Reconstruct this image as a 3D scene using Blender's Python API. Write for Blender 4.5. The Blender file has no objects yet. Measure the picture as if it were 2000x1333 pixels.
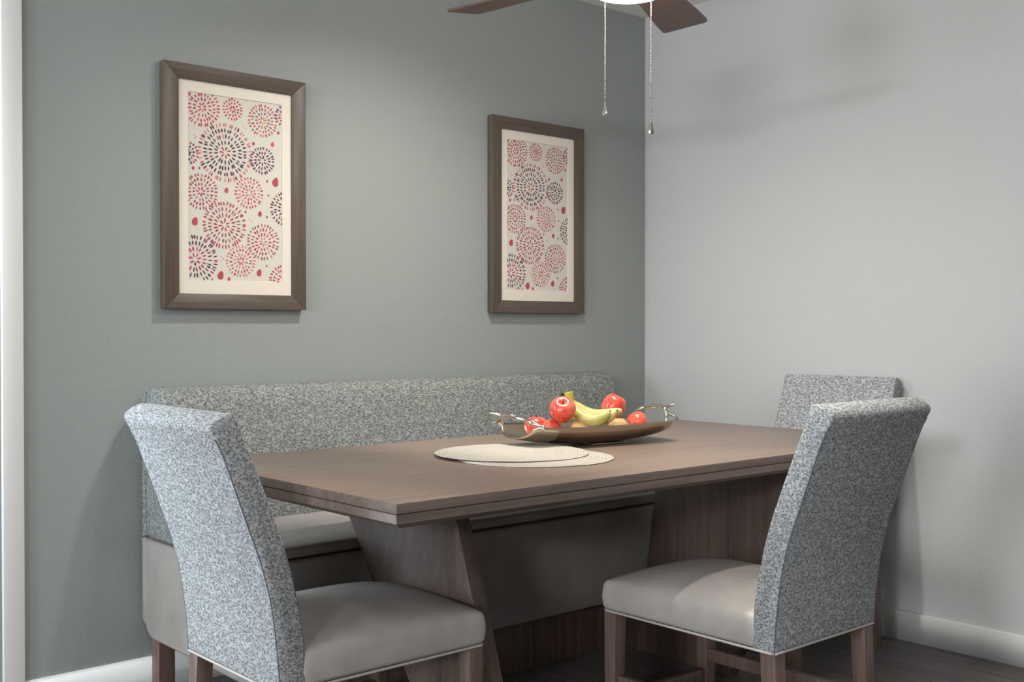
import bpy, bmesh, math, random
from mathutils import Vector, Matrix, Euler
random.seed(7)
PI = math.pi
S = bpy.context.scene
COL = S.collection

# ---------------------------------------------------------------- camera
cam = bpy.data.objects.new('camera', bpy.data.cameras.new('camera'))
COL.objects.link(cam)
cam.data.sensor_width = 36.0
cam.data.lens = 2170.0 / 2000.0 * 36.0
cam.data.clip_start = 0.05
cam.location = (-3.613, -3.251, 1.097)
cam.rotation_euler = (math.radians(90 - 0.647), 0, math.radians(48.8 - 90))
S.camera = cam

# ---------------------------------------------------------------- world, lights, exposure
S.view_settings.view_transform = 'Standard'
S.view_settings.look = 'None'
S.view_settings.gamma = 1.0
S.view_settings.use_curve_mapping = False
S.view_settings.exposure = 0.0
w = bpy.data.worlds.new('world'); S.world = w; w.use_nodes = True
w.node_tree.nodes['Background'].inputs[0].default_value = (0.93, 0.97, 1.0, 1)
w.node_tree.nodes['Background'].inputs[1].default_value = 0.06


def area(name, loc, target, sx, sy, power, color, disk=False):
    l = bpy.data.lights.new(name, 'AREA')
    l.shape = 'ELLIPSE' if disk else 'RECTANGLE'
    l.size, l.size_y = sx, sy
    l.energy = power; l.color = color
    o = bpy.data.objects.new(name, l); COL.objects.link(o)
    o.location = loc
    o.rotation_euler = (Vector(target) - Vector(loc)).to_track_quat('-Z', 'Y').to_euler()
    return o

# daylight through the glazed door just left of the frame, in the back wall
area('daylight_door', (-3.45, 0.006, 1.15), (-2.2, -1.6, 0.75), 0.45, 1.7, 36, (0.80, 0.91, 1.0))
# daylight from the living room windows, far left of the camera
area('daylight_room', (-9.6, -2.9, 1.45), (-1.0, -1.6, 0.5), 1.3, 1.5, 185, (0.88, 0.94, 1.0))
# added high source from the left, brightens the right wall and baseboard
area('fill_room_high', (-8.4, -5.3, 2.25), (-0.6, -1.7, 0.6), 1.3, 0.3, 120, (0.96, 0.98, 1.0))
# added fill under the ceiling above the camera, balances the brightness
area('fill_room_ceiling', (-3.6, -3.4, 2.40), (-3.2, -2.9, 0.0), 0.4, 0.4, 18, (1.0, 0.97, 0.93), True)


def spot_lamp(name, loc, target, power, cone, blend, color, r=0.05):
    l = bpy.data.lights.new(name, 'SPOT')
    l.energy = power; l.color = color; l.spot_size = math.radians(cone); l.spot_blend = blend
    l.shadow_soft_size = r
    o = bpy.data.objects.new(name, l); COL.objects.link(o); o.location = loc
    o.rotation_euler = (Vector(target) - Vector(loc)).to_track_quat('-Z', 'Y').to_euler()
    return o

# added spot between the fan and the back wall, brightens the wall's middle
spot_lamp('added_spot', (-1.46, -0.90, 2.43), (-1.50, -0.80, 0.0), 120, 144, 1.0, (1.0, 0.96, 0.90), 0.05)
# added spot in front of the table, aimed to light the chair seat there
spot_lamp('added_spot', (-1.70, -2.02, 2.43), (-1.26, -1.62, 0.4), 62, 34, 0.8, (1.0, 0.92, 0.84), 0.04)

# ---------------------------------------------------------------- materials
def srgb(r, g, b):
    f = lambda c: (c / 255 / 12.92) if c / 255 <= 0.04045 else ((c / 255 + 0.055) / 1.055) ** 2.4
    return (f(r), f(g), f(b), 1)


class NT:
    def __init__(s, name):
        s.m = bpy.data.materials.new(name); s.m.use_nodes = True
        s.t = s.m.node_tree; s.b = s.t.nodes['Principled BSDF']
        s.tc = s.t.nodes.new('ShaderNodeTexCoord')

    def n(s, kind, **kw):
        x = s.t.nodes.new(kind)
        for k, v in kw.items():
            if hasattr(x, k): setattr(x, k, v)
            else: x.inputs[k.replace('_', ' ')].default_value = v
        return x

    def l(s, a, b): s.t.links.new(a, b)

    def mapped(s, scale, rot=(0, 0, 0), src='Object'):
        mp = s.n('ShaderNodeMapping')
        mp.inputs['Scale'].default_value = scale
        mp.inputs['Rotation'].default_value = rot
        s.l(s.tc.outputs[src], mp.inputs['Vector'])
        return mp.outputs['Vector']

    def noise(s, vec, scale=1.0, detail=4, rough=0.55, dist=0.0):
        x = s.n('ShaderNodeTexNoise')
        x.inputs['Scale'].default_value = scale; x.inputs['Detail'].default_value = detail
        x.inputs['Roughness'].default_value = rough; x.inputs['Distortion'].default_value = dist
        if vec is not None: s.l(vec, x.inputs['Vector'])
        return x.outputs['Fac']

    def ramp(s, fac, stops):
        r = s.n('ShaderNodeValToRGB'); e = r.color_ramp.elements
        while len(e) < len(stops): e.new(0.5)
        for i, (p, c) in enumerate(stops):
            e[i].position = p; e[i].color = c
        s.l(fac, r.inputs['Fac'])
        return r.outputs['Color']

    def mix(s, fac, a, b, mode='MIX'):
        m = s.n('ShaderNodeMix', data_type='RGBA', blend_type=mode)
        for sock, v in ((m.inputs[0], fac), (m.inputs[6], a), (m.inputs[7], b)):
            if hasattr(v, 'is_linked') or hasattr(v, 'links'): s.l(v, sock)
            else: sock.default_value = v
        return m.outputs[2]

    def bump(s, h, strength, dist):
        b = s.n('ShaderNodeBump'); b.inputs['Strength'].default_value = strength
        b.inputs['Distance'].default_value = dist
        s.l(h, b.inputs['Height']); s.l(b.outputs['Normal'], s.b.inputs['Normal'])

    def set(s, color=None, rough=0.5, metal=0.0, spec=0.5, coat=0.0):
        if color is not None:
            if hasattr(color, 'links'): s.l(color, s.b.inputs['Base Color'])
            else: s.b.inputs['Base Color'].default_value = color
        s.b.inputs['Roughness'].default_value = rough
        s.b.inputs['Metallic'].default_value = metal
        s.b.inputs['Specular IOR Level'].default_value = spec
        s.b.inputs['Coat Weight'].default_value = coat
        s.b.inputs['Coat Roughness'].default_value = 0.08
        return s.m


def m_wall(name, col, bump=0.30):
    t = NT(name)
    v = t.mapped((1, 1, 1))
    big = t.noise(v, 1.3, 2)
    c = t.mix(big, tuple(x * 0.97 for x in col[:3]) + (1,), tuple(min(1, x * 1.03) for x in col[:3]) + (1,))
    h = t.noise(v, 170, 3, 0.6)
    h2 = t.ramp(h, [(0.38, (0, 0, 0, 1)), (0.62, (1, 1, 1, 1))])
    t.bump(h2, bump, 0.0022)
    return t.set(c, 0.62, spec=0.3)


def m_wood(name, base, dark, grain='x', scale=1.0, rough=0.42, streak=1.0):
    t = NT(name)
    lo, hi = 1.6 * scale, 42 * scale
    sc = {'x': (lo, hi, hi), 'y': (hi, lo, hi), 'z': (hi, hi, lo)}[grain]
    v = t.mapped(sc)
    n1 = t.noise(v, 1.0, 5, 0.6, 0.4)
    v2 = t.mapped(tuple(a * 4 for a in sc))
    n2 = t.noise(v2, 1.0, 3, 0.6)
    c1 = t.ramp(n1, [(0.30, dark), (0.68, base)])
    c2 = t.mix(0.35 * streak, c1, t.ramp(n2, [(0.35, dark), (0.6, base)]))
    t.bump(n2, 0.12, 0.001)
    return t.set(c2, rough, spec=0.4)


def m_fabric(name, dark, light, lo=0.16, hi=0.52, scale=1.0, horiz='y'):
    """small soft dark pecks, a little longer than high, on a lighter woven ground"""
    t = NT(name)
    k = scale
    sc = {'y': (165 * k, 128 * k, 215 * k), 'x': (128 * k, 165 * k, 215 * k)}[horiz]
    v = t.mapped(sc)
    nz = t.n('ShaderNodeTexNoise'); nz.inputs['Scale'].default_value = 0.35; nz.inputs['Detail'].default_value = 1
    t.l(v, nz.inputs['Vector'])
    off = t.n('ShaderNodeVectorMath', operation='SCALE'); off.inputs['Scale'].default_value = 3.0
    t.l(nz.outputs['Color'], off.inputs[0])
    add = t.n('ShaderNodeVectorMath', operation='ADD')
    t.l(v, add.inputs[0]); t.l(off.outputs[0], add.inputs[1])
    vo = t.n('ShaderNodeTexVoronoi', feature='SMOOTH_F1')
    vo.inputs['Scale'].default_value = 1.0; vo.inputs['Randomness'].default_value = 0.95
    vo.inputs['Smoothness'].default_value = 0.25
    t.l(add.outputs[0], vo.inputs['Vector'])
    fine = t.noise(v, 1.4, 3, 0.6)
    ad = t.n('ShaderNodeMath', operation='MULTIPLY_ADD'); ad.inputs[1].default_value = 0.28
    t.l(fine, ad.inputs[0]); t.l(vo.outputs['Distance'], ad.inputs[2])
    c = t.ramp(ad.outputs[0], [(lo + 0.16, dark), (hi + 0.34, light)])
    t.bump(ad.outputs[0], 0.25, 0.0012)
    return t.set(c, 0.85, spec=0.2)


def m_leather(name, a, b, rough=0.5):
    t = NT(name)
    v = t.mapped((1, 1, 1))
    n1 = t.noise(v, 9, 5, 0.6, 0.3)
    c = t.ramp(n1, [(0.3, a), (0.7, b)])
    t.bump(t.noise(v, 420, 2), 0.10, 0.0006)
    return t.set(c, rough, spec=0.4)


def m_plain(name, col, rough=0.5, metal=0.0, spec=0.5, coat=0.0, vary=0.06):
    t = NT(name)
    n = t.noise(t.mapped((1, 1, 1)), 30, 3)
    c = t.mix(n, tuple(x * (1 - vary) for x in col[:3]) + (1,), tuple(min(1, x * (1 + vary)) for x in col[:3]) + (1,))
    return t.set(c, rough, metal, spec, coat)


M = {}
M['sage'] = m_wall('sage_wall_paint', srgb(153, 158, 155))
M['grey_wall'] = m_wall('light_grey_wall_paint', srgb(195, 195, 194))
M['white'] = m_plain('white_trim_paint', srgb(230, 229, 226), 0.38, vary=0.02)
M['ceiling'] = m_wall('ceiling_paint', srgb(232, 230, 226), 0.2)
M['table'] = m_wood('table_top_wood', srgb(144, 124, 110), srgb(118, 100, 88), 'x', rough=0.36)
M['table_edge_shade'] = m_wood('table_wood_shaded', srgb(128, 112, 103), srgb(98, 84, 77), 'x', rough=0.42)  # darker than the top wood: shade on the edges put into the colour
M['table_leg'] = m_wood('table_base_wood', srgb(110, 93, 85), srgb(76, 62, 56), 'z', rough=0.45)
M['groove'] = m_plain('dark_groove', srgb(58, 44, 40), 0.7)
M['chair_leg'] = m_wood('chair_leg_wood', srgb(124, 103, 94), srgb(88, 69, 62), 'z', rough=0.36)
M['frame_v'] = m_wood('picture_frame_wood', srgb(98, 85, 75), srgb(76, 65, 57), 'z', rough=0.42)
M['frame_h'] = m_wood('picture_frame_wood_cross', srgb(98, 85, 75), srgb(76, 65, 57), 'x', rough=0.42)
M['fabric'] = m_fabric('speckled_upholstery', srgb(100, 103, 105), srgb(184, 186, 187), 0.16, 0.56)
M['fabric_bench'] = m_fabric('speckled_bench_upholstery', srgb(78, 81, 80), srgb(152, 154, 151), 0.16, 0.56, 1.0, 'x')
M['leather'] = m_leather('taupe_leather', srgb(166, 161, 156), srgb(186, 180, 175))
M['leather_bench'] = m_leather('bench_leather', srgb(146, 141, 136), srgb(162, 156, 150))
M['piping'] = m_plain('pale_piping', srgb(182, 178, 173), 0.5)
M['seam'] = m_plain('seam_thread', srgb(98, 104, 112), 0.8)
M['walnut'] = m_wood('fan_blade_walnut', srgb(108, 76, 62), srgb(74, 49, 40), 'x', 0.8, rough=0.4)
M['nickel'] = m_plain('brushed_nickel', srgb(190, 186, 178), 0.28, 1.0)
M['bowl_metal'] = m_plain('champagne_metal', srgb(190, 174, 152), 0.26, 1.0)
M['silver'] = m_plain('polished_silver', srgb(214, 208, 200), 0.16, 1.0)
M['mat_board'] = m_plain('cream_mat_board', srgb(226, 217, 203), 0.7, vary=0.02)
M['paper'] = m_plain('art_paper', srgb(210, 205, 193), 0.7, vary=0.03)
M['stem'] = m_plain('fruit_stem', srgb(62, 48, 30), 0.7)
M['crown'] = m_plain('banana_crown_green', srgb(196, 192, 74), 0.5, vary=0.12)
M['banana_end'] = m_plain('banana_tip', srgb(40, 32, 20), 0.7)


def m_glass_cover():
    t = NT('picture_glass')
    out = t.t.nodes['Material Output']
    tr = t.n('ShaderNodeBsdfTransparent'); gl = t.n('ShaderNodeBsdfGlossy'); gl.inputs['Roughness'].default_value = 0.05
    fr = t.n('ShaderNodeFresnel'); fr.inputs['IOR'].default_value = 1.25
    mx = t.n('ShaderNodeMixShader')
    t.l(fr.outputs[0], mx.inputs[0]); t.l(tr.outputs[0], mx.inputs[1]); t.l(gl.outputs[0], mx.inputs[2])
    t.l(mx.outputs[0], out.inputs['Surface'])
    return t.m
M['glass'] = m_glass_cover()


def m_apple():
    t = NT('glossy_red_apple')
    v = t.mapped((26, 26, 7))
    n = t.noise(v, 1.5, 4, 0.6)
    c = t.ramp(n, [(0.28, srgb(212, 52, 38)), (0.5, srgb(230, 86, 66)), (0.75, srgb(236, 138, 106))])
    return t.set(c, 0.28, spec=0.5, coat=0.6)
M['apple'] = m_apple()


def m_yellow():
    t = NT('yellow_fruit_skin')
    n = t.noise(t.mapped((1, 1, 1)), 14, 3)
    c = t.ramp(n, [(0.3, srgb(214, 150, 96)), (0.6, srgb(220, 192, 130))])
    return t.set(c, 0.4, coat=0.2)
M['yellow'] = m_yellow()


def m_banana():
    t = NT('banana_peel')
    n = t.noise(t.mapped((1, 1, 1)), 22, 3)
    c = t.ramp(n, [(0.34, srgb(172, 172, 92)), (0.6, srgb(212, 192, 124))])
    return t.set(c, 0.45, coat=0.1)
M['banana'] = m_banana()


def m_weave():
    t = NT('woven_placemat')
    ln = t.n('ShaderNodeVectorMath', operation='LENGTH')
    t.l(t.tc.outputs['Object'], ln.inputs[0])
    w1 = t.n('ShaderNodeMath', operation='MULTIPLY'); w1.inputs[1].default_value = 2 * PI / 0.0075
    t.l(ln.outputs['Value'], w1.inputs[0])
    sn = t.n('ShaderNodeMath', operation='SINE'); t.l(w1.outputs[0], sn.inputs[0])
    mr = t.n('ShaderNodeMapRange'); mr.inputs['From Min'].default_value = -1; t.l(sn.outputs[0], mr.inputs['Value'])
    nz = t.noise(t.mapped((1, 1, 1)), 260, 3, 0.7)
    base = t.ramp(mr.outputs[0], [(0.05, srgb(158, 148, 134)), (0.55, srgb(214, 206, 194))])
    c = t.mix(0.4, base, t.ramp(nz, [(0.35, srgb(166, 156, 142)), (0.6, srgb(222, 215, 204))]))
    ad = t.n('ShaderNodeMath', operation='ADD'); t.l(mr.outputs[0], ad.inputs[0]); t.l(nz, ad.inputs[1])
    t.bump(ad.outputs[0], 0.9, 0.003)
    return t.set(c, 0.8, spec=0.2)
M['weave'] = m_weave()


def m_floor():
    t = NT('dark_plank_floor')
    mp = t.n('ShaderNodeMapping'); mp.inputs['Rotation'].default_value = (0, 0, PI / 2)
    mp.inputs['Location'].default_value = (0.31, 0.144, 0)
    t.l(t.tc.outputs['Object'], mp.inputs['Vector'])
    br = t.n('ShaderNodeTexBrick')
    br.inputs['Scale'].default_value = 1.0; br.inputs['Mortar Size'].default_value = 0.0016
    br.inputs['Mortar Smooth'].default_value = 0.2
    br.inputs['Brick Width'].default_value = 1.22; br.inputs['Row Height'].default_value = 0.18
    br.inputs['Color1'].default_value = srgb(104, 100, 99); br.inputs['Color2'].default_value = srgb(122, 118, 116)
    br.inputs['Mortar'].default_value = srgb(34, 30, 30)
    t.l(mp.outputs[0], br.inputs['Vector'])
    n = t.noise(t.mapped((40, 2.2, 40)), 1.0, 5, 0.65, 0.5)
    g = t.ramp(n, [(0.3, (0.62, 0.59, 0.58, 1)), (0.7, (1.12, 1.1, 1.1, 1))])
    c = t.mix(1.0, br.outputs['Color'], g, 'MULTIPLY')
    t.bump(n, 0.1, 0.001)
    return t.set(c, 0.42, spec=0.4)
M['floor'] = m_floor()


def m_lamp():
    t = NT('lit_frosted_glass')
    t.set((1, 0.97, 0.92, 1), 0.4)
    t.b.inputs['Emission Color'].default_value = (1.0, 0.93, 0.82, 1)
    t.b.inputs['Emission Strength'].default_value = 42.0
    return t.m
M['lamp'] = m_lamp()


def m_print():
    t = NT('painted_bursts')
    a = t.n('ShaderNodeVertexColor'); a.layer_name = 'ink'
    return t.set(a.outputs['Color'], 0.7)
M['ink'] = m_print()

# ---------------------------------------------------------------- builders
def link(name, me, mat, parent=None, smooth=True):
    o = bpy.data.objects.new(name, me); COL.objects.link(o)
    if mat is not None and len(me.materials) == 0: me.materials.append(mat)
    for p in me.polygons: p.use_smooth = smooth
    if parent is not None: o.parent = parent
    return o


def from_bm(name, bm, mat, parent=None, smooth=True, sharp=35):
    bmesh.ops.recalc_face_normals(bm, faces=bm.faces)
    if smooth:
        for e in bm.edges:
            if len(e.link_faces) == 2 and e.calc_face_angle(0) > math.radians(sharp): e.smooth = False
    me = bpy.data.meshes.new(name); bm.to_mesh(me); bm.free()
    return link(name, me, mat, parent, smooth)


def bm_box(bm, x0, x1, y0, y1, z0, z1, bev=0.0, seg=2):
    r = bmesh.ops.create_cube(bm, size=1.0)
    for v in r['verts']:
        v.co = Vector(((x0 + x1) / 2 + v.co.x * (x1 - x0), (y0 + y1) / 2 + v.co.y * (y1 - y0), (z0 + z1) / 2 + v.co.z * (z1 - z0)))
    if bev:
        es = list({e for v in r['verts'] for e in v.link_edges})
        bmesh.ops.bevel(bm, geom=es, offset=bev, segments=seg, profile=0.5, affect='EDGES')


def box(name, x0, x1, y0, y1, z0, z1, mat, parent=None, bev=0.0, seg=2):
    bm = bmesh.new(); bm_box(bm, x0, x1, y0, y1, z0, z1, bev, seg)
    return from_bm(name, bm, mat, parent, smooth=bool(bev))


def prism(name, poly, a0, a1, axis, mat, parent=None, bev=0.0, seg=3, segs_len=1, ang=50):
    """poly = 2D outline; axis 'y' -> poly is (x,z); axis 'x' -> poly is (y,z)"""
    bm = bmesh.new()
    def co(p, a): return (p[0], a, p[1]) if axis == 'y' else (a, p[0], p[1])
    vs = [bm.verts.new(co(p, a0)) for p in poly]
    f = bm.faces.new(vs)
    r = bmesh.ops.extrude_face_region(bm, geom=[f])
    nv = [g for g in r['geom'] if isinstance(g, bmesh.types.BMVert)]
    d = Vector((0, a1 - a0, 0)) if axis == 'y' else Vector((a1 - a0, 0, 0))
    for v in nv: v.co += d
    bmesh.ops.recalc_face_normals(bm, faces=bm.faces)
    if bev:
        es = [e for e in bm.edges if len(e.link_faces) == 2 and e.calc_face_angle(0) > math.radians(ang)]
        bmesh.ops.bevel(bm, geom=es, offset=bev, segments=seg, profile=0.5, affect='EDGES')
    return from_bm(name, bm, mat, parent, smooth=True)


def hexa(name, pts, mat, parent=None, bev=0.0):
    """8 corner points: bottom 4 ccw, top 4 ccw"""
    bm = bmesh.new(); v = [bm.verts.new(p) for p in pts]
    for f in ((0, 3, 2, 1), (4, 5, 6, 7), (0, 1, 5, 4), (1, 2, 6, 5), (2, 3, 7, 6), (3, 0, 4, 7)):
        bm.faces.new([v[i] for i in f])
    bmesh.ops.recalc_face_normals(bm, faces=bm.faces)
    if bev: bmesh.ops.bevel(bm, geom=list(bm.edges), offset=bev, segments=2, profile=0.5, affect='EDGES')
    return from_bm(name, bm, mat, parent, smooth=bool(bev))


def tube_bm(bm, pts, rad, seg=10, closed=False, caps=True):
    pts = [Vector(p) for p in pts]; n = len(pts)
    rads = rad if isinstance(rad, (list, tuple)) else [rad] * n
    rings = []; up = Vector((0, 0, 1)); prev = None
    for i, p in enumerate(pts):
        a = pts[(i - 1) % n] if (closed or i > 0) else p
        b = pts[(i + 1) % n] if (closed or i < n - 1) else p
        t = (b - a).normalized()
        if prev is None:
            u = t.cross(up)
            if u.length < 1e-3: u = t.cross(Vector((1, 0, 0)))
            u.normalize()
        else:
            u = prev - t * prev.dot(t)
            u.normalize()
        prev = u; v = t.cross(u)
        rings.append([bm.verts.new(p + (u * math.cos(k * 2 * PI / seg) + v * math.sin(k * 2 * PI / seg)) * rads[i]) for k in range(seg)])
    m = n if closed else n - 1
    for i in range(m):
        A, B = rings[i], rings[(i + 1) % n]
        for k in range(seg):
            bm.faces.new((A[k], A[(k + 1) % seg], B[(k + 1) % seg], B[k]))
    if caps and not closed:
        bm.faces.new(rings[0][::-1]); bm.faces.new(rings[-1])


def smooth_path(pts, n=6):
    """Catmull-Rom"""
    P = [Vector(p) for p in pts]; out = []
    for i in range(len(P) - 1):
        p0 = P[max(i - 1, 0)]; p1 = P[i]; p2 = P[i + 1]; p3 = P[min(i + 2, len(P) - 1)]
        for k in range(n):
            t = k / n
            out.append(0.5 * ((2 * p1) + (-p0 + p2) * t + (2 * p0 - 5 * p1 + 4 * p2 - p3) * t * t + (-p0 + 3 * p1 - 3 * p2 + p3) * t ** 3))
    out.append(P[-1])
    return out


def lathe_bm(bm, prof, seg=32, mtx=None):
    rings = []
    for r, z in prof:
        if r < 1e-6: rings.append([bm.verts.new((0, 0, z))])
        else: rings.append([bm.verts.new((r * math.cos(k * 2 * PI / seg), r * math.sin(k * 2 * PI / seg), z)) for k in range(seg)])
    for A, B in zip(rings, rings[1:]):
        for k in range(seg):
            k2 = (k + 1) % seg
            if len(A) == 1 and len(B) == 1: continue
            if len(A) == 1: bm.faces.new((A[0], B[k], B[k2]))
            elif len(B) == 1: bm.faces.new((A[k], A[k2], B[0]))
            else: bm.faces.new((A[k], A[k2], B[k2], B[k]))
    if mtx is not None:
        for R in rings:
            for v in R: v.co = mtx @ v.co


def lathe(name, prof, mat, parent=None, seg=32, mtx=None, sharp=50):
    bm = bmesh.new(); lathe_bm(bm, prof, seg, mtx)
    return from_bm(name, bm, mat, parent, True, sharp)


def thing(name, label, cat, loc=(0, 0, 0), rotz=0.0, group=None):
    o = bpy.data.objects.new(name, None); COL.objects.link(o)
    o.empty_display_size = 0.1
    o.location = loc; o.rotation_euler = (0, 0, rotz)
    return tag(o, label, cat, group)


def tag(o, label, cat, group=None):
    o['label'] = label; o['category'] = cat
    if group: o['group'] = group
    return o


def struct(o):
    o['kind'] = 'structure'; return o


def dup(root, loc, rotz, label, group=None):
    r = root.copy(); COL.objects.link(r)
    r.location = loc; r.rotation_euler = (0, 0, rotz); r['label'] = label
    if group: r['group'] = group
    for ch in list(root.children):
        c = ch.copy(); COL.objects.link(c); c.parent = r
        for g in list(ch.children):
            d = g.copy(); COL.objects.link(d); d.parent = c
    return r

# ---------------------------------------------------------------- the setting
H = 2.44
struct(box('floor', -11.0, 0.12, -8.0, 0.12, -0.10, 0.0, M['floor']))
struct(box('ceiling', -11.0, 0.12, -8.0, 0.12, H, H + 0.1, M['ceiling']))
# back wall: solid part with the pictures, the lintel and far piece around the glazed door
bm = bmesh.new()
bm_box(bm, -2.66, 0.12, 0.0, 0.12, 0.0, H)
bm_box(bm, -4.05, -2.66, 0.0, 0.12, 2.08, H)
bm_box(bm, -11.0, -4.05, 0.0, 0.12, 0.0, H)
struct(from_bm('wall_back', bm, M['sage'], smooth=False))
struct(box('wall_right', 0.0, 0.12, -7.0, 0.0, 0.0, H, M['grey_wall']))
# baseboards with a small chamfered top lip
def baseboard(name, prof_axis, a0, a1):
    t = 0.014; h = 0.104
    if prof_axis == 'x':     # along the back wall
        poly = [(0.0, 0.0), (-t, 0.0), (-t, h - 0.006), (-t + 0.005, h), (0.0, h)]
        return prism(name, poly, a0, a1, 'x', M['white'])
    poly = [(0.0, 0.0), (-t, 0.0), (-t, h - 0.006), (-t + 0.005, h), (0.0, h)]
    return prism(name, poly, a0, a1, 'y', M['white'])
struct(baseboard('baseboard_back', 'x', -2.595, 0.0))
struct(baseboard('baseboard_right', 'y', -7.0, -0.014))
# casing of the glazed door at the left edge of the photograph
bm = bmesh.new()
bm_box(bm, -2.652, -2.595, -0.018, 0.0, 0.0, 2.137, 0.003)
bm_box(bm, -4.115, -4.058, -0.018, 0.0, 0.0, 2.137, 0.003)
bm_box(bm, -4.058, -2.652, -0.018, 0.0, 2.08, 2.137, 0.003)
struct(from_bm('trim_1', bm, M['white']))
bm = bmesh.new()
for x0, x1, z0, z1 in ((-2.78, -2.66, 0.0, 2.08), (-4.05, -3.93, 0.0, 2.08), (-3.93, -2.78, 0.0, 0.2), (-3.93, -2.78, 1.96, 2.08)):
    bm_box(bm, x0, x1, 0.012, 0.055, z0, z1, 0.003)
struct(from_bm('door_1', bm, M['white']))
bm = bmesh.new(); bm_box(bm, -3.93, -2.78, 0.030, 0.036, 0.2, 1.96)
struct(from_bm('window_1', bm, M['glass'], smooth=False))

# ---------------------------------------------------------------- dining table
TX0, TX1, TY0, TY1, TZ = -2.379, -0.448, -1.505, -0.564, 0.76
tb = thing('dining_table', 'grey-brown wooden dining table with thick two-layer top and slab legs', 'table',
           ((TX0 + TX1) / 2, (TY0 + TY1) / 2, 0))
hx, hy = (TX1 - TX0) / 2, (TY1 - TY0) / 2
box('tabletop', -hx, hx, -hy, hy, TZ - 0.0205, TZ, M['table'], tb, 0.001)
tt = tb.children[0]; tt.data.materials.append(M['table_edge_shade'])
for p in tt.data.polygons:
    if abs(p.normal.z) < 0.6: p.material_index = 1  # side faces get the darker tone that stands for shade
box('groove', -hx + 0.003, hx - 0.003, -hy + 0.003, hy - 0.003, TZ - 0.0225, TZ - 0.0195, M['groove'], tb)
# lower layer with a chamfer under its edge
bm = bmesh.new()
lv = []
for ins, z in ((0, TZ - 0.022), (0, TZ - 0.0395), (0.022, TZ - 0.052)):
    lv.append([bm.verts.new((sx * (hx - ins), sy * (hy - ins), z)) for sx, sy in ((-1, -1), (1, -1), (1, 1), (-1, 1))])
bm.faces.new(lv[0]); bm.faces.new(lv[2][::-1])
for A, B in zip(lv, lv[1:]):
    for k in range(4): bm.faces.new((A[k], A[(k + 1) % 4], B[(k + 1) % 4], B[k]))
from_bm('lower_tabletop', bm, M['table_edge_shade'], tb, smooth=False)
cx, cy = (TX0 + TX1) / 2, (TY0 + TY1) / 2
ZU = TZ - 0.052
def W2T(p): return (p[0] - cx, p[1] - cy, p[2])
# left slab leg: near edge a little sloped, far edge strongly sloped
T = 0.044
a_nt, a_nb = (-1.862, -1.003), (-1.862, -1.242)
a_ft, a_fb = (-1.945, -0.575), (-1.945, -1.085)
hexa('slab_leg', [W2T((a_nb[0], a_nb[1], 0.0)), W2T((a_nb[0] + T, a_nb[1], 0.0)), W2T((a_fb[0] + T, a_fb[1], 0.0)), W2T((a_fb[0], a_fb[1], 0.0)),
                  W2T((a_nt[0], a_nt[1], ZU)), W2T((a_nt[0] + T, a_nt[1], ZU)), W2T((a_ft[0] + T, a_ft[1], ZU)), W2T((a_ft[0], a_ft[1], ZU))],
     M['table_leg'], tb, 0.0015)
XR = -0.80
hexa('slab_leg', [W2T((XR, -1.078, 0.0)), W2T((XR + 0.04, -1.078, 0.0)), W2T((XR + 0.04, -0.685, 0.0)), W2T((XR, -0.685, 0.0)),
                  W2T((XR, -1.40, ZU)), W2T((XR + 0.04, -1.40, ZU)), W2T((XR + 0.04, -0.79, ZU)), W2T((XR, -0.79, ZU))],
     M['table_leg'], tb, 0.0015)

# ---------------------------------------------------------------- upholstered bench against the back wall
BX0, BX1 = -2.262, -0.365
bn = thing('upholstered_bench', 'long upholstered bench with speckled grey backrest against the sage wall', 'bench', ((BX0 + BX1) / 2, -0.37, 0))
bxh = (BX1 - BX0) / 2; oy = 0.37
prof = [(-0.045, 0.472), (-0.045, 0.890), (-0.052, 0.912), (-0.075, 0.922), (-0.12, 0.922), (-0.150, 0.912), (-0.172, 0.89), (-0.185, 0.86), (-0.25, 0.66), (-0.285, 0.53), (-0.29, 0.472)]
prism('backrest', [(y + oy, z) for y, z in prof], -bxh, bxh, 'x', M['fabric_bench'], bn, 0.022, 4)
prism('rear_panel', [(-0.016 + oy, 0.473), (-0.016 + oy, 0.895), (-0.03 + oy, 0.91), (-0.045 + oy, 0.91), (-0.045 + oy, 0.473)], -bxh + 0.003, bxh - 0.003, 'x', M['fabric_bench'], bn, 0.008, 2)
prism('rear_base', [(-0.016 + oy, 0.235), (-0.016 + oy, 0.472), (-0.045 + oy, 0.472), (-0.045 + oy, 0.21), (-0.035 + oy, 0.213), (-0.022 + oy, 0.222)], -bxh + 0.003, bxh - 0.003, 'x', M['leather_bench'], bn, 0.006, 2)
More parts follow.
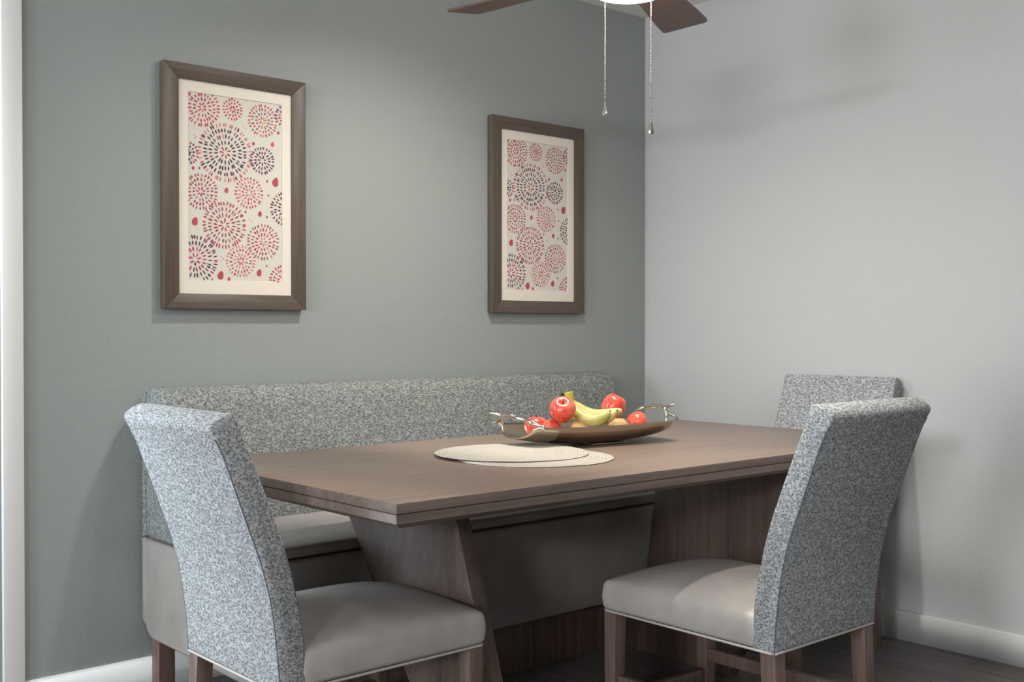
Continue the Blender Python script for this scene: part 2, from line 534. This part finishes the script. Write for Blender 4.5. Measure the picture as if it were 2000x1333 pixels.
# seat cushion, crowned
def cushion(name, x0, x1, y0, y1, zb, ze, zc, mat, parent, nx=14, ny=14, bulge=0.006, bev=0.012):
    bm = bmesh.new()
    top = {}
    for i in range(nx + 1):
        for j in range(ny + 1):
            u = -1 + 2 * i / nx; v = -1 + 2 * j / ny
            u = math.copysign(abs(u) ** 0.7, u); v = math.copysign(abs(v) ** 0.7, v)
            c = (1 - abs(u) ** 2.6) * (1 - abs(v) ** 2.6)
            top[i, j] = bm.verts.new(((x0 + x1) / 2 + u * (x1 - x0) / 2, (y0 + y1) / 2 + v * (y1 - y0) / 2, ze + (zc - ze) * c ** 0.8))
    for i in range(nx):
        for j in range(ny):
            bm.faces.new((top[i, j], top[i + 1, j], top[i + 1, j + 1], top[i, j + 1]))
    rim = [(i, 0) for i in range(nx)] + [(nx, j) for j in range(ny)] + [(i, ny) for i in range(nx, 0, -1)] + [(0, j) for j in range(ny, 0, -1)]
    cx_, cy_ = (x0 + x1) / 2, (y0 + y1) / 2
    last = [top[k] for k in rim]; n = len(last)
    levels = [(0.25, 0.7), (0.55, 1.0), (0.85, 0.6), (1.0, 0.0)]
    base = [v.co.copy() for v in last]
    for t, b in levels:
        cur = []
        for p in base:
            d = Vector((p.x - cx_, p.y - cy_, 0))
            ex = abs(d.x) / ((x1 - x0) / 2) > 0.999; ey = abs(d.y) / ((y1 - y0) / 2) > 0.999
            off = Vector((math.copysign(bulge * b, d.x) if ex else 0, math.copysign(bulge * b, d.y) if ey else 0, 0))
            cur.append(bm.verts.new((p.x + off.x, p.y + off.y, p.z + (zb - p.z) * t)))
        for k in range(n): bm.faces.new((last[k], last[(k + 1) % n], cur[(k + 1) % n], cur[k]))
        last = cur
    bm.faces.new(last[::-1])
    bmesh.ops.recalc_face_normals(bm, faces=bm.faces)
    if bev:
        es = []
        for e in bm.edges:
            if len(e.link_faces) == 2 and e.calc_face_angle(0) > math.radians(48): es.append(e)
        bmesh.ops.bevel(bm, geom=es, offset=bev, segments=3, profile=0.5, affect='EDGES')
    return from_bm(name, bm, mat, parent, True, 60)
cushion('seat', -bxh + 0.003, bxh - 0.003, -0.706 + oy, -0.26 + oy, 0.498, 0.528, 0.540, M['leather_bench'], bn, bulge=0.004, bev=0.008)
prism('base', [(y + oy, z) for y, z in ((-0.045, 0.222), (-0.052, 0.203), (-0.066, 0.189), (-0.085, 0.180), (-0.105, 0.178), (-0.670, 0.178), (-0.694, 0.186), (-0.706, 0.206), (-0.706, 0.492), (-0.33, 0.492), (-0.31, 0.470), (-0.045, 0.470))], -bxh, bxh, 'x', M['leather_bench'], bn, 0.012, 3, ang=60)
box('seat_gap', -bxh + 0.02, bxh - 0.02, -0.696 + oy, -0.34 + oy, 0.485, 0.503, M['groove'], bn)
box('plinth', -bxh + 0.09, bxh - 0.09, -0.605 + oy, -0.58 + oy, 0.0, 0.185, M['chair_leg'], bn, 0.002)
for sx in (-1, 1):
    for y0, y1 in ((-0.135, -0.085), (-0.695, -0.645)):
        xa = sx * (bxh - 0.005); xb = sx * (bxh - 0.055)
        box('leg', min(xa, xb), max(xa, xb), y0 + oy, y1 + oy, 0.0, 0.19, M['chair_leg'], bn, 0.002)

# ---------------------------------------------------------------- parsons chairs
ZB = 0.337
def arcpts(c, r, a0, a1, n):
    return [(c[0] + r * math.cos(math.radians(a0 + (a1 - a0) * k / n)), c[1] + r * math.sin(math.radians(a0 + (a1 - a0) * k / n))) for k in range(n + 1)]
OUT = [(-0.277, ZB), (-0.281, 0.40), (-0.289, 0.47), (-0.300, 0.54), (-0.322, 0.62), (-0.348, 0.69), (-0.375, 0.765), (-0.403, 0.84), (-0.421, 0.876)]
INN = [(-0.366, 0.900), (-0.350, 0.86), (-0.325, 0.80), (-0.297, 0.73), (-0.270, 0.66), (-0.248, 0.59), (-0.230, 0.51), (-0.218, 0.44), (-0.214, ZB)]
HW = 0.2185
def make_chair(label, loc, rz):
    t = thing('dining_chair', label, 'chair', loc, rz, 'upholstered dining chairs around the table')
    poly = OUT + [(-0.428, 0.888), (-0.431, 0.896), (-0.430, 0.903), (-0.424, 0.910), (-0.411, 0.919), (-0.394, 0.9255), (-0.380, 0.926), (-0.371, 0.918)] + INN
    bk = prism('backrest', poly, -HW, HW, 'y', M['fabric'], t, 0.007, 3, ang=60)
    for s in (-1, 1):
        bm = bmesh.new()
        tube_bm(bm, smooth_path([(x + 0.0012, s * (HW - 0.0030), z) for x, z in OUT], 3), 0.0016, 6)
        from_bm('seam', bm, M['seam'], bk)
    cushion('seat', -0.222, 0.278, -0.214, 0.214, ZB, 0.418, 0.462, M['leather'], t)
    bm = bmesh.new()
    hw = HW - 0.001
    pts = [(-0.278, -hw), (0.279, -hw + 0.003), (0.279, hw - 0.003), (-0.278, hw)]
    ring = []
    for i in range(4):
        a = Vector(pts[i]); b = Vector(pts[(i + 1) % 4])
        for k in (0.02, 0.5, 0.98): ring.append(a.lerp(b, k))
    tube_bm(bm, [(p.x, p.y, ZB) for p in ring], 0.0032, 8, closed=True)
    from_bm('piping', bm, M['piping'], t)
    def leg(x0, y0, x1, y1, a=0.042, b=0.036):
        pt = []
        for (x, y, h, z) in ((x1, y1, b / 2, 0.0), (x0, y0, a / 2, ZB + 0.004)):
            pt += [(x - h, y - h, z), (x + h, y - h, z), (x + h, y + h, z), (x - h, y + h, z)]
        hexa('leg', pt, M['chair_leg'], t, 0.0015)
    for s in (-1, 1):
        leg(0.254, s * 0.192, 0.254, s * 0.195)
        leg(-0.254, s * 0.192, -0.270, s * 0.195)
        box('stretcher', -0.246, 0.238, s * 0.192 - 0.010, s * 0.192 + 0.010, 0.128, 0.164, M['chair_leg'], t, 0.0015)
    box('front_stretcher', 0.244, 0.264, -0.18, 0.18, 0.066, 0.105, M['chair_leg'], t, 0.0015)
    return t
chairA = make_chair('speckled grey-blue chair at left end of table, its bright back to the room', (-2.186, -0.990, 0), 0)
chairB = dup(chairA, (-1.240, -1.437, 0), PI / 2, 'speckled grey chair at the long side of table, dark back turned to the viewer')
chairC = dup(chairA, (-0.458, -1.035, 0), PI + math.radians(4), 'far grey chair at the right wall, mostly hidden behind the table')

# ---------------------------------------------------------------- framed pictures
AX0, AZ1, AW, AH = -2.108, 1.827, 0.325, 0.580     # art rectangle of the left picture
def z2(x, y):
    """pixel of a zoomed detail study -> position in the art, metres from its top-left"""
    px = 280 + x / 2.4235; py = 90 + y / 2.4235
    u = (px - 1000) / 2170.0
    t = 3.241 / (0.7524 - u * 0.6587)
    X = -3.613 + t * (0.6587 + u * 0.7524)
    Z = 1.097 - (py - 642) / 2170.0 * t
    return X - AX0, AZ1 - Z
RED, CRIM, PINK, ORG, MAUVE, DK, PLUM, MAG = (srgb(206, 84, 96), srgb(190, 78, 94), srgb(218, 136, 136), srgb(220, 158, 122), srgb(172, 100, 112), srgb(104, 66, 84), srgb(112, 58, 104), srgb(194, 62, 110))
bursts = [  # x, y, radius_y px, rings, palette inner->outer
    (275, 295, 95, 4, [RED, CRIM, RED, RED]), (418, 305, 56, 3, [CRIM, RED, RED]), (560, 358, 84, 4, [ORG, MAUVE, MAUVE, RED]),
    (384, 508, 146, 5, [CRIM, DK, DK, DK, PINK]), (205, 508, 60, 3, [DK, DK, CRIM]), (558, 546, 72, 3, [PLUM, DK, PLUM]),
    (268, 692, 90, 4, [CRIM, MAUVE, CRIM, MAUVE]), (495, 698, 80, 4, [PINK, RED, PINK, RED]), (379, 850, 118, 4, [CRIM, CRIM, MAUVE, CRIM]),
    (668, 775, 90, 4, [CRIM, DK, DK, DK]), (240, 1010, 118, 4, [MAG, CRIM, DK, DK]), (562, 930, 92, 4, [PINK, RED, CRIM, MAUVE]),
    (456, 1020, 82, 4, [RED, PINK, CRIM, PINK]), (662, 1118, 90, 4, [RED, CRIM, MAUVE, CRIM]), (668, 340, 62, 3, [PLUM, MAG, PLUM]), (702, 520, 66, 3, [RED, RED, CRIM]),
    (208, 205, 34, 2, [DK, MAUVE])]
dots = [(607, 470, 12, RED), (621, 648, 23, RED), (389, 686, 14, RED), (547, 797, 14, RED), (240, 832, 20, RED), (361, 1087, 21, RED), (543, 1075, 18, RED),
        (517, 466, 9, CRIM), (634, 415, 9, MAUVE), (581, 643, 7, CRIM), (587, 710, 6, MAUVE), (479, 787, 7, MAUVE), (580, 812, 6, DK), (232, 580, 9, CRIM),
        (262, 580, 7, MAUVE), (578, 1043, 6, MAUVE), (400, 1104, 10, CRIM), (322, 930, 9, MAUVE), (308, 914, 6, MAUVE), (320, 1105, 6, CRIM), (368, 240, 8, DK),
        (238, 424, 3, RED), (246, 434, 3, RED), (240, 440, 3, RED), (470, 385, 3, RED), (478, 395, 3, RED), (497, 822, 3, RED), (506, 830, 3, RED), (364, 1000, 3, RED), (374, 1008, 3, RED), (489, 262, 3, RED), (480, 268, 3, RED)]
def art_mesh():
    bm = bmesh.new(); lay = bm.loops.layers.float_color.new('ink')
    rnd = random.Random(3)
    def blob(cx_, cz_, ang, L, Wd, col, n=8):
        if cx_ < 0.001 or cx_ > AW - 0.001 or cz_ < 0.001 or cz_ > AH - 0.001: return
        vs = []
        for k in range(n):
            a = 2 * PI * k / n
            px, pz = L * math.cos(a), Wd * math.sin(a) * (1.15 if math.cos(a) > 0 else 0.9)
            x = cx_ + px * math.cos(ang) - pz * math.sin(ang); z = cz_ + px * math.sin(ang) + pz * math.cos(ang)
            vs.append(bm.verts.new((min(max(x, 0), AW), -0.0002, -min(max(z, 0), AH))))
        try: f = bm.faces.new(vs)
        except ValueError: return
        j = rnd.uniform(0.66, 1.0)
        for lp in f.loops: lp[lay] = (min(1, col[0] * j), min(1, col[1] * j), min(1, col[2] * j), 1)
    for (x, y, r, rings, pal) in bursts:
        ox, oz = z2(x, y); R = r / 1500.0
        step = R / (rings + 0.35)
        for q in range(rings):
            rr = step * (q + 0.75)
            n = max(7, int(2 * PI * rr / (0.0098 if R < 0.05 else 0.0108)))
            ph = rnd.uniform(0, 6)
            for k in range(n):
                a = ph + 2 * PI * k / n + rnd.uniform(-0.05, 0.05)
                r2 = rr + rnd.uniform(-0.0012, 0.0012)
                col = pal[q] if rnd.random() < 0.8 else rnd.choice(pal)
                blob(ox + r2 * math.cos(a), oz + r2 * math.sin(a), a + rnd.uniform(-0.12, 0.12), step * 0.41 * rnd.uniform(0.85, 1.15), 0.0027 * rnd.uniform(0.8, 1.25), col)
    for (x, y, r, col) in dots:
        ox, oz = z2(x, y); R = r / 1500.0
        blob(ox, oz, PI / 2 + 0.2, R, R * 0.72, col, 12)
    for v in bm.verts: v.co.y = -0.0004
    for f in bm.faces:
        f.normal_update()
        if f.normal.y > 0: f.normal_flip()
    me = bpy.data.meshes.new('painted_bursts'); bm.to_mesh(me); bm.free()
    return me
ART = art_mesh()
def make_picture(label, X0, group=None):
    Wd, Z0, Z1, dep, mw = 0.490, 1.158, 1.909, 0.030, 0.050
    t = thing('framed_picture', label, 'picture', (X0 + Wd / 2, -0.002, (Z0 + Z1) / 2), 0, group)
    hw, hh = Wd / 2, (Z1 - Z0) / 2
    def rail(name, corners_o, corners_i, mat):
        (ax, az), (bx, bz) = corners_o; (cx_, cz_), (dx, dz) = corners_i
        # o: outer a->b, i: inner c->d ; inner lip slightly recessed
        pts = [(ax, 0, az), (bx, 0, bz), (dx, 0, dz), (cx_, 0, cz_), (ax, -dep, az), (bx, -dep, bz), (dx, -dep + 0.004, dz), (cx_, -dep + 0.004, cz_)]
        return hexa(name, pts, mat, t, 0.0012)
    ih, iv = hw - mw, hh - mw + 0.003
    rail('frame_side', ((-hw, hh), (-hw, -hh)), ((-ih, iv), (-ih, -iv)), M['frame_v'])
    rail('frame_side', ((hw, hh), (hw, -hh)), ((ih, iv), (ih, -iv)), M['frame_v'])
    rail('frame_rail', ((-hw, hh), (hw, hh)), ((-ih, iv), (ih, iv)), M['frame_h'])
    rail('frame_rail', ((-hw, -hh), (hw, -hh)), ((-ih, -iv), (ih, -iv)), M['frame_h'])
    ox = (AX0 - (-2.191)) - hw; oz = (AZ1 - Z0) - hh          # art top-left, local
    # mat board with a window, in front of the print
    bm = bmesh.new()
    for x0, x1, z0, z1 in ((-ih, ox, -iv, iv), (ox + AW, ih, -iv, iv), (ox, ox + AW, oz, iv), (ox, ox + AW, -iv, oz - AH)):
        bm_box(bm, x0, x1, -0.0195, -0.017, z0, z1)
    from_bm('mat_board', bm, M['mat_board'], t, smooth=False)
    pr = box('print', -ih, ih, -0.0168, -0.015, -iv, iv, M['paper'], t)
    a = link('painted_bursts', ART, M['ink'], pr, smooth=False); a.location = (ox, -0.0168, oz)
    return t
PG = 'framed burst prints on the sage wall'
make_picture('framed red burst print above the left end of the bench', -2.191, PG)
make_picture('framed red burst print nearer the room corner, above the right half of the bench', -0.893, PG)

# ---------------------------------------------------------------- placemats
def placemat(label, x, y, z, R, grp, sag=False):
    bm = bmesh.new(); n = 96
    prof = [(0, 0.0040), (R * 0.5, 0.0042), (R - 0.006, 0.0042), (R - 0.001, 0.0032), (R, 0.002), (R - 0.001, 0.0004), (R - 0.004, 0.0), (0, 0.0)]
    lathe_bm(bm, prof, n)
    for v in bm.verts:
        a = math.atan2(v.co.y, v.co.x); r = math.hypot(v.co.x, v.co.y)
        f = 1 + 0.008 * math.sin(3 * a + x * 9) * (r / R) ** 3 + 0.003 * math.sin(11 * a) * (r / R) ** 6
        v.co.x *= f; v.co.y *= f
        if sag:
            v.co.z += 0.0012 * (r / R) ** 4 * (1 + math.sin(2 * a + 1))
    o = from_bm('placemat', bm, M['weave'], None, True, 70)
    o.location = (x, y, z)
    return tag(o, label, 'placemat', 'woven placemats on the table')
placemat('lower round woven cream placemat, showing right of the upper one on the table', -1.668, -1.118, TZ + 0.0002, 0.205, None)
placemat('upper round woven cream placemat, lying under the left handle of the metal bowl', -1.672, -1.030, TZ + 0.0046, 0.205, None, True)

# ---------------------------------------------------------------- metal tray bowl with antler handles
BC = Vector((-1.301, -0.951)); BA = math.radians(-8.2)
bowl = thing('fruit_bowl', 'long champagne metal bowl with silver antler handles on the table', 'bowl', (BC.x, BC.y, TZ + 0.0002), BA)
HL, HB = 0.262, 0.108
def bowl_z(s, n):
    e = abs(s) / HL
    zc = 0.0055 + 0.021 * e ** 2.6
    rim = 0.058 + 0.005 * e * e
    c = abs(n) ** (4.2 - 1.4 * e * e)
    return zc + (rim - zc) * c
bm = bmesh.new(); NS, NN = 44, 24
gv = {}
for i in range(NS + 1):
    for j in range(NN + 1):
        a = -1 + 2 * i / NS; b = -1 + 2 * j / NN
        # ends bulge outwards mid-width, corners softly rounded
        s = a * (HL - 0.012 + 0.022 * (1 - b * b))
        wid = HB * (1 - 0.10 * abs(a) ** 4 - 0.10 * abs(a) ** 14)
        gv[i, j] = bm.verts.new((s, b * wid, bowl_z(s, b)))
for i in range(NS):
    for j in range(NN):
        bm.faces.new((gv[i, j], gv[i + 1, j], gv[i + 1, j + 1], gv[i, j + 1]))
body = from_bm('body', bm, M['bowl_metal'], bowl)
so = body.modifiers.new('thickness', 'SOLIDIFY'); so.thickness = 0.003; so.offset = -1
box('foot', -0.03, 0.10, -0.055, 0.055, 0.0003, 0.006, M['bowl_metal'], bowl, 0.004)
def antler(side):
    bm = bmesh.new()
    k = side
    if k > 0:
        main = [(0.232, 0.094, 0.058), (0.240, 0.072, 0.080), (0.248, 0.035, 0.096), (0.250, -0.010, 0.1005), (0.246, -0.045, 0.100), (0.243, -0.060, 0.092), (0.238, -0.070, 0.075), (0.226, -0.082, 0.050)]
        sp = [[(0.246, -0.045, 0.099), (0.262, -0.052, 0.102), (0.277, -0.062, 0.108)], [(0.242, -0.064, 0.084), (0.256, -0.078, 0.078), (0.264, -0.088, 0.068), (0.266, -0.086, 0.062)]]
    else:
        main = [(-0.222, -0.096, 0.060), (-0.238, -0.080, 0.071), (-0.252, -0.040, 0.083), (-0.262, 0.010, 0.088), (-0.262, 0.055, 0.086), (-0.256, 0.085, 0.078), (-0.246, 0.094, 0.060)]
        sp = [[(-0.262, 0.045, 0.086), (-0.275, 0.062, 0.092), (-0.296, 0.072, 0.096)], [(-0.258, 0.078, 0.080), (-0.272, 0.078, 0.070), (-0.286, 0.084, 0.066)], [(-0.255, -0.02, 0.085), (-0.266, 0.0, 0.094), (-0.270, 0.015, 0.099)]]
    path = smooth_path(main, 5)
    rd = [0.0062 + 0.0016 * math.sin(i * 1.1) + (0.002 if i < 3 or i > len(path) - 4 else 0) for i in range(len(path))]
    tube_bm(bm, path, rd, 10)
    for s_ in sp:
        p = smooth_path(s_, 4); tube_bm(bm, p, [0.0058 * (1 - 0.55 * i / (len(p) - 1)) for i in range(len(p))], 8)
    return from_bm('antler_handle', bm, M['silver'], bowl, True, 80)
antler(1); antler(-1)

def B2W(s, n): return (BC.x + s * math.cos(BA) - n * math.sin(BA), BC.y + s * math.sin(BA) + n * math.cos(BA))

# ---------------------------------------------------------------- fruit
APR = [(0.0, -0.78), (0.10, -0.80), (0.24, -0.88), (0.44, -0.90), (0.68, -0.74), (0.88, -0.42), (0.99, -0.02), (0.98, 0.32), (0.84, 0.66), (0.62, 0.86), (0.40, 0.92), (0.22, 0.86), (0.10, 0.74), (0.03, 0.64), (0.0, 0.62)]
def apple(label, s, n, z, r, tilt=(0, 0, 0), squash=1.0, mat='apple', name='apple', cat='apple', stem=True):
    x, y = B2W(s, n)
    t = thing(name, label, cat, (x, y, z), 0, 'red apples in the metal bowl' if name == 'apple' else 'pale round fruit in the metal bowl'); t.rotation_euler = tilt
    prof = [(p[0], p[1]) for p in smooth_path([(a, b, 0) for a, b in APR], 3)]
    bm = bmesh.new(); lathe_bm(bm, [(max(0, a) * r if 0 < i < len(prof) - 1 else 0, b * r * squash) for i, (a, b) in enumerate(prof)], 36)
    for v in bm.verts:
        a = math.atan2(v.co.y, v.co.x); f = 1 + 0.018 * math.cos(5 * a) * max(0, -v.co.z / r) + 0.015 * math.cos(2 * a + s * 40)
        v.co.x *= f; v.co.y *= f
    from_bm('flesh', bm, M[mat], t, True, 100)
    if stem:
        bm = bmesh.new(); tube_bm(bm, smooth_path([(0, 0, 0.60 * r * squash), (0.03 * r, 0, 0.85 * r * squash), (0.10 * r, 0.02 * r, 1.12 * r * squash)], 4), 0.0013, 6)
        from_bm('stem', bm, M['stem'], t)
    return t
R = math.radians
apple('red apple resting on top of the others beside the banana stem', -0.132, -0.054, 0.8665, 0.0375, (R(38), R(-12), R(-28)), 0.95)
apple('red apple lowest at the far left of the bowl, thin stem upright', -0.168, 0.028, 0.815, 0.034, (0, 0, 0), 0.88)
apple('red apple just below the topmost apple, next to the pale yellow fruit', -0.152, -0.026, 0.808, 0.031, (R(20), R(90), R(20)), 0.9, stem=False)
apple('red apple leaning tall behind the banana tips', 0.100, 0.012, 0.861, 0.0355, (R(16), R(22), R(0)), 1.16, stem=False)
apple('red apple lowest at the right end of the bowl by the antler handle', 0.176, -0.008, 0.813, 0.034, (R(80), R(10), R(40)), 0.92, stem=False)
apple('pale yellow-orange round fruit under the middle of the banana bunch', -0.056, -0.036, 0.8085, 0.028, (0, 0, 0), 0.95, 'yellow', 'round_fruit', 'fruit', False)
apple('pale yellow-orange round fruit under the banana tips', 0.078, -0.040, 0.8075, 0.028, (0, 0, 1), 0.95, 'yellow', 'round_fruit', 'fruit', False)

def from_px(px, py, t):
    """a point at depth t along the camera ray; used only to set the bananas down in the bowl"""
    u = (px - 1000) / 2170.0
    return Vector((-3.613 + t * (0.6587 + u * 0.7524), -3.251 + t * (0.7524 - u * 0.6587), 1.097 - (py - 642) / 2170.0 * t))
bx, by = B2W(-0.02, 0.0)
ban = thing('banana_bunch', 'bunch of yellow-green bananas lying across the red apples', 'bananas', (bx, by, 0.84))
org = Vector((bx, by, 0.84))
def banana(path, r):
    p = smooth_path([from_px(*q) - org for q in path], 6); n = len(p)
    rd = []
    for i in range(n):
        q = i / (n - 1)
        k = min(1, 0.32 + 2.6 * q) if q < 0.3 else 1.0
        if q > 0.78: k = max(0.20, 1 - ((q - 0.78) / 0.22) ** 1.8 * 0.80)
        rd.append(r * k)
    bm = bmesh.new(); tube_bm(bm, p, rd, 12)
    o = from_bm('banana', bm, M['banana'], ban, True, 80)
    bm = bmesh.new(); d = (p[-1] - p[-2]).normalized()
    tube_bm(bm, [p[-1] - d * 0.001, p[-1] + d * 0.003], [rd[-1] * 0.98, rd[-1] * 0.8], 8)
    from_bm('tip', bm, M['banana_end'], o)
banana([(1112, 780, 3.22), (1119, 800, 3.20), (1144, 819, 3.175), (1170, 820, 3.17), (1191, 804, 3.17)], 0.0175)
banana([(1113, 780, 3.22), (1121, 798, 3.22), (1150, 816, 3.20), (1182, 817, 3.19), (1205, 803, 3.18)], 0.0170)
banana([(1114, 780, 3.23), (1124, 795, 3.24), (1156, 810, 3.23), (1188, 810, 3.21), (1216, 802, 3.20)], 0.0165)
bm = bmesh.new()
tube_bm(bm, [from_px(1113, 786, 3.21) - org, from_px(1112, 776, 3.21) - org, from_px(1110, 767, 3.21) - org], [0.012, 0.0115, 0.0135], 12)
from_bm('crown', bm, M['crown'], ban, True, 70)
bm = bmesh.new()
tube_bm(bm, [from_px(1103, 783, 3.21) - org, from_px(1097, 775, 3.21) - org, from_px(1099, 768, 3.21) - org], [0.006, 0.006, 0.004], 8)
from_bm('dark_stub', bm, M['banana_end'], ban, True, 70)

# ---------------------------------------------------------------- ceiling fan with light
FX, FY = -1.560, -1.350
fan = thing('ceiling_fan', 'ceiling fan with dark walnut blades and a lit glass bowl', 'ceiling fan', (FX, FY, H))
def zl(z): return z - H
lathe('canopy', [(0, zl(2.44)), (0.075, zl(2.44)), (0.072, zl(2.41)), (0.045, zl(2.37)), (0.018, zl(2.36)), (0, zl(2.36))], M['nickel'], fan)
lathe('downrod', [(0, zl(2.365)), (0.012, zl(2.365)), (0.012, zl(2.16)), (0, zl(2.16))], M['nickel'], fan, 16)
lathe('motor_housing', [(0, zl(2.17)), (0.04, zl(2.17)), (0.09, zl(2.145)), (0.11, zl(2.11)), (0.11, zl(2.06)), (0.095, zl(2.035)), (0.06, zl(2.028)), (0.055, zl(2.010)), (0.082, zl(2.008)), (0.084, zl(2.004)), (0, zl(2.004))], M['nickel'], fan, 40)
lathe('glass_bowl', [(0.080, zl(2.006)), (0.112, zl(2.006)), (0.122, zl(2.001)), (0.127, zl(1.984)), (0.124, zl(1.966)), (0.110, zl(1.948)), (0.084, zl(1.932)), (0.048, zl(1.9225)), (0, zl(1.920))], M['lamp'], fan, 40)
ZBL = 1.997
def blade(ang):
    bm = bmesh.new()
    pts = []
    r0, r1 = 0.16, 0.575
    outline = [(r0, -0.048), (r1 - 0.10, -0.066), (r1 - 0.014, -0.068)] + arcpts((r1 - 0.014, -0.054), 0.014, -90, 0, 4)[1:] + arcpts((r1 - 0.014, 0.054), 0.014, 0, 90, 4) + [(r1 - 0.10, 0.066), (r0, 0.048)]
    vs = [bm.verts.new((x, y, 0)) for x, y in outline]
    f = bm.faces.new(vs)
    r = bmesh.ops.extrude_face_region(bm, geom=[f])
    for g in r['geom']:
        if isinstance(g, bmesh.types.BMVert): g.co.z -= 0.006
    o = from_bm('blade', bm, M['walnut'], fan, True, 40)
    o.location = (0, 0, zl(ZBL)); o.rotation_euler = Euler((R(-9), 0, ang), 'XYZ')
    ir = box('blade_arm', 0.07, 0.20, -0.018, 0.018, 0.0, 0.005, M['nickel'], o, 0.001)
for k in range(5): blade(R(25.9 + 72 * k))
fr = Vector((0.7524, -0.6587)); ff = Vector((0.6587, 0.7524))
def pull(off_r, zb, bright):
    x = fr.x * off_r - ff.x * 0.115; y = fr.y * off_r - ff.y * 0.115
    bm = bmesh.new()
    # short link from the switch housing then a hanging bead chain
    ztop = 1.985
    x0 = x * 0.45; y0 = y * 0.45
    tube_bm(bm, [(x0, y0, zl(ztop + 0.01)), (x * 0.8, y * 0.8, zl(ztop + 0.006)), (x, y, zl(ztop)), (x, y, zl(ztop - 0.006))], 0.0012, 6)
    z = ztop - 0.006
    while z > zb + 0.030:
        m = Matrix.Translation((x, y, zl(z)))
        bmesh.ops.create_icosphere(bm, subdivisions=1, radius=0.0018, matrix=m)
        z -= 0.0046
    tube_bm(bm, [(x, y, zl(ztop)), (x, y, zl(zb + 0.026))], 0.0006, 5)
    c = from_bm('pull_chain', bm, M['silver'], fan, True, 90)
    prof = [(0, 0.033), (0.0020, 0.032), (0.0026, 0.028), (0.0050, 0.018), (0.0075, 0.010), (0.0080, 0.006), (0.0066, 0.002), (0.0035, 0.0003), (0, 0)]
    bm = bmesh.new(); lathe_bm(bm, prof, 9, Matrix.Translation((x, y, zl(zb))) @ Matrix.Rotation(2.42 if bright else 1.75, 4, 'Z') @ Matrix.Diagonal((1.0, 0.62, 1.0, 1.0)))
    from_bm('fob', bm, M['nickel'], c, True, 25)
pull(-0.0700, 1.606, 0)
pull(0.0405, 1.562, 1)
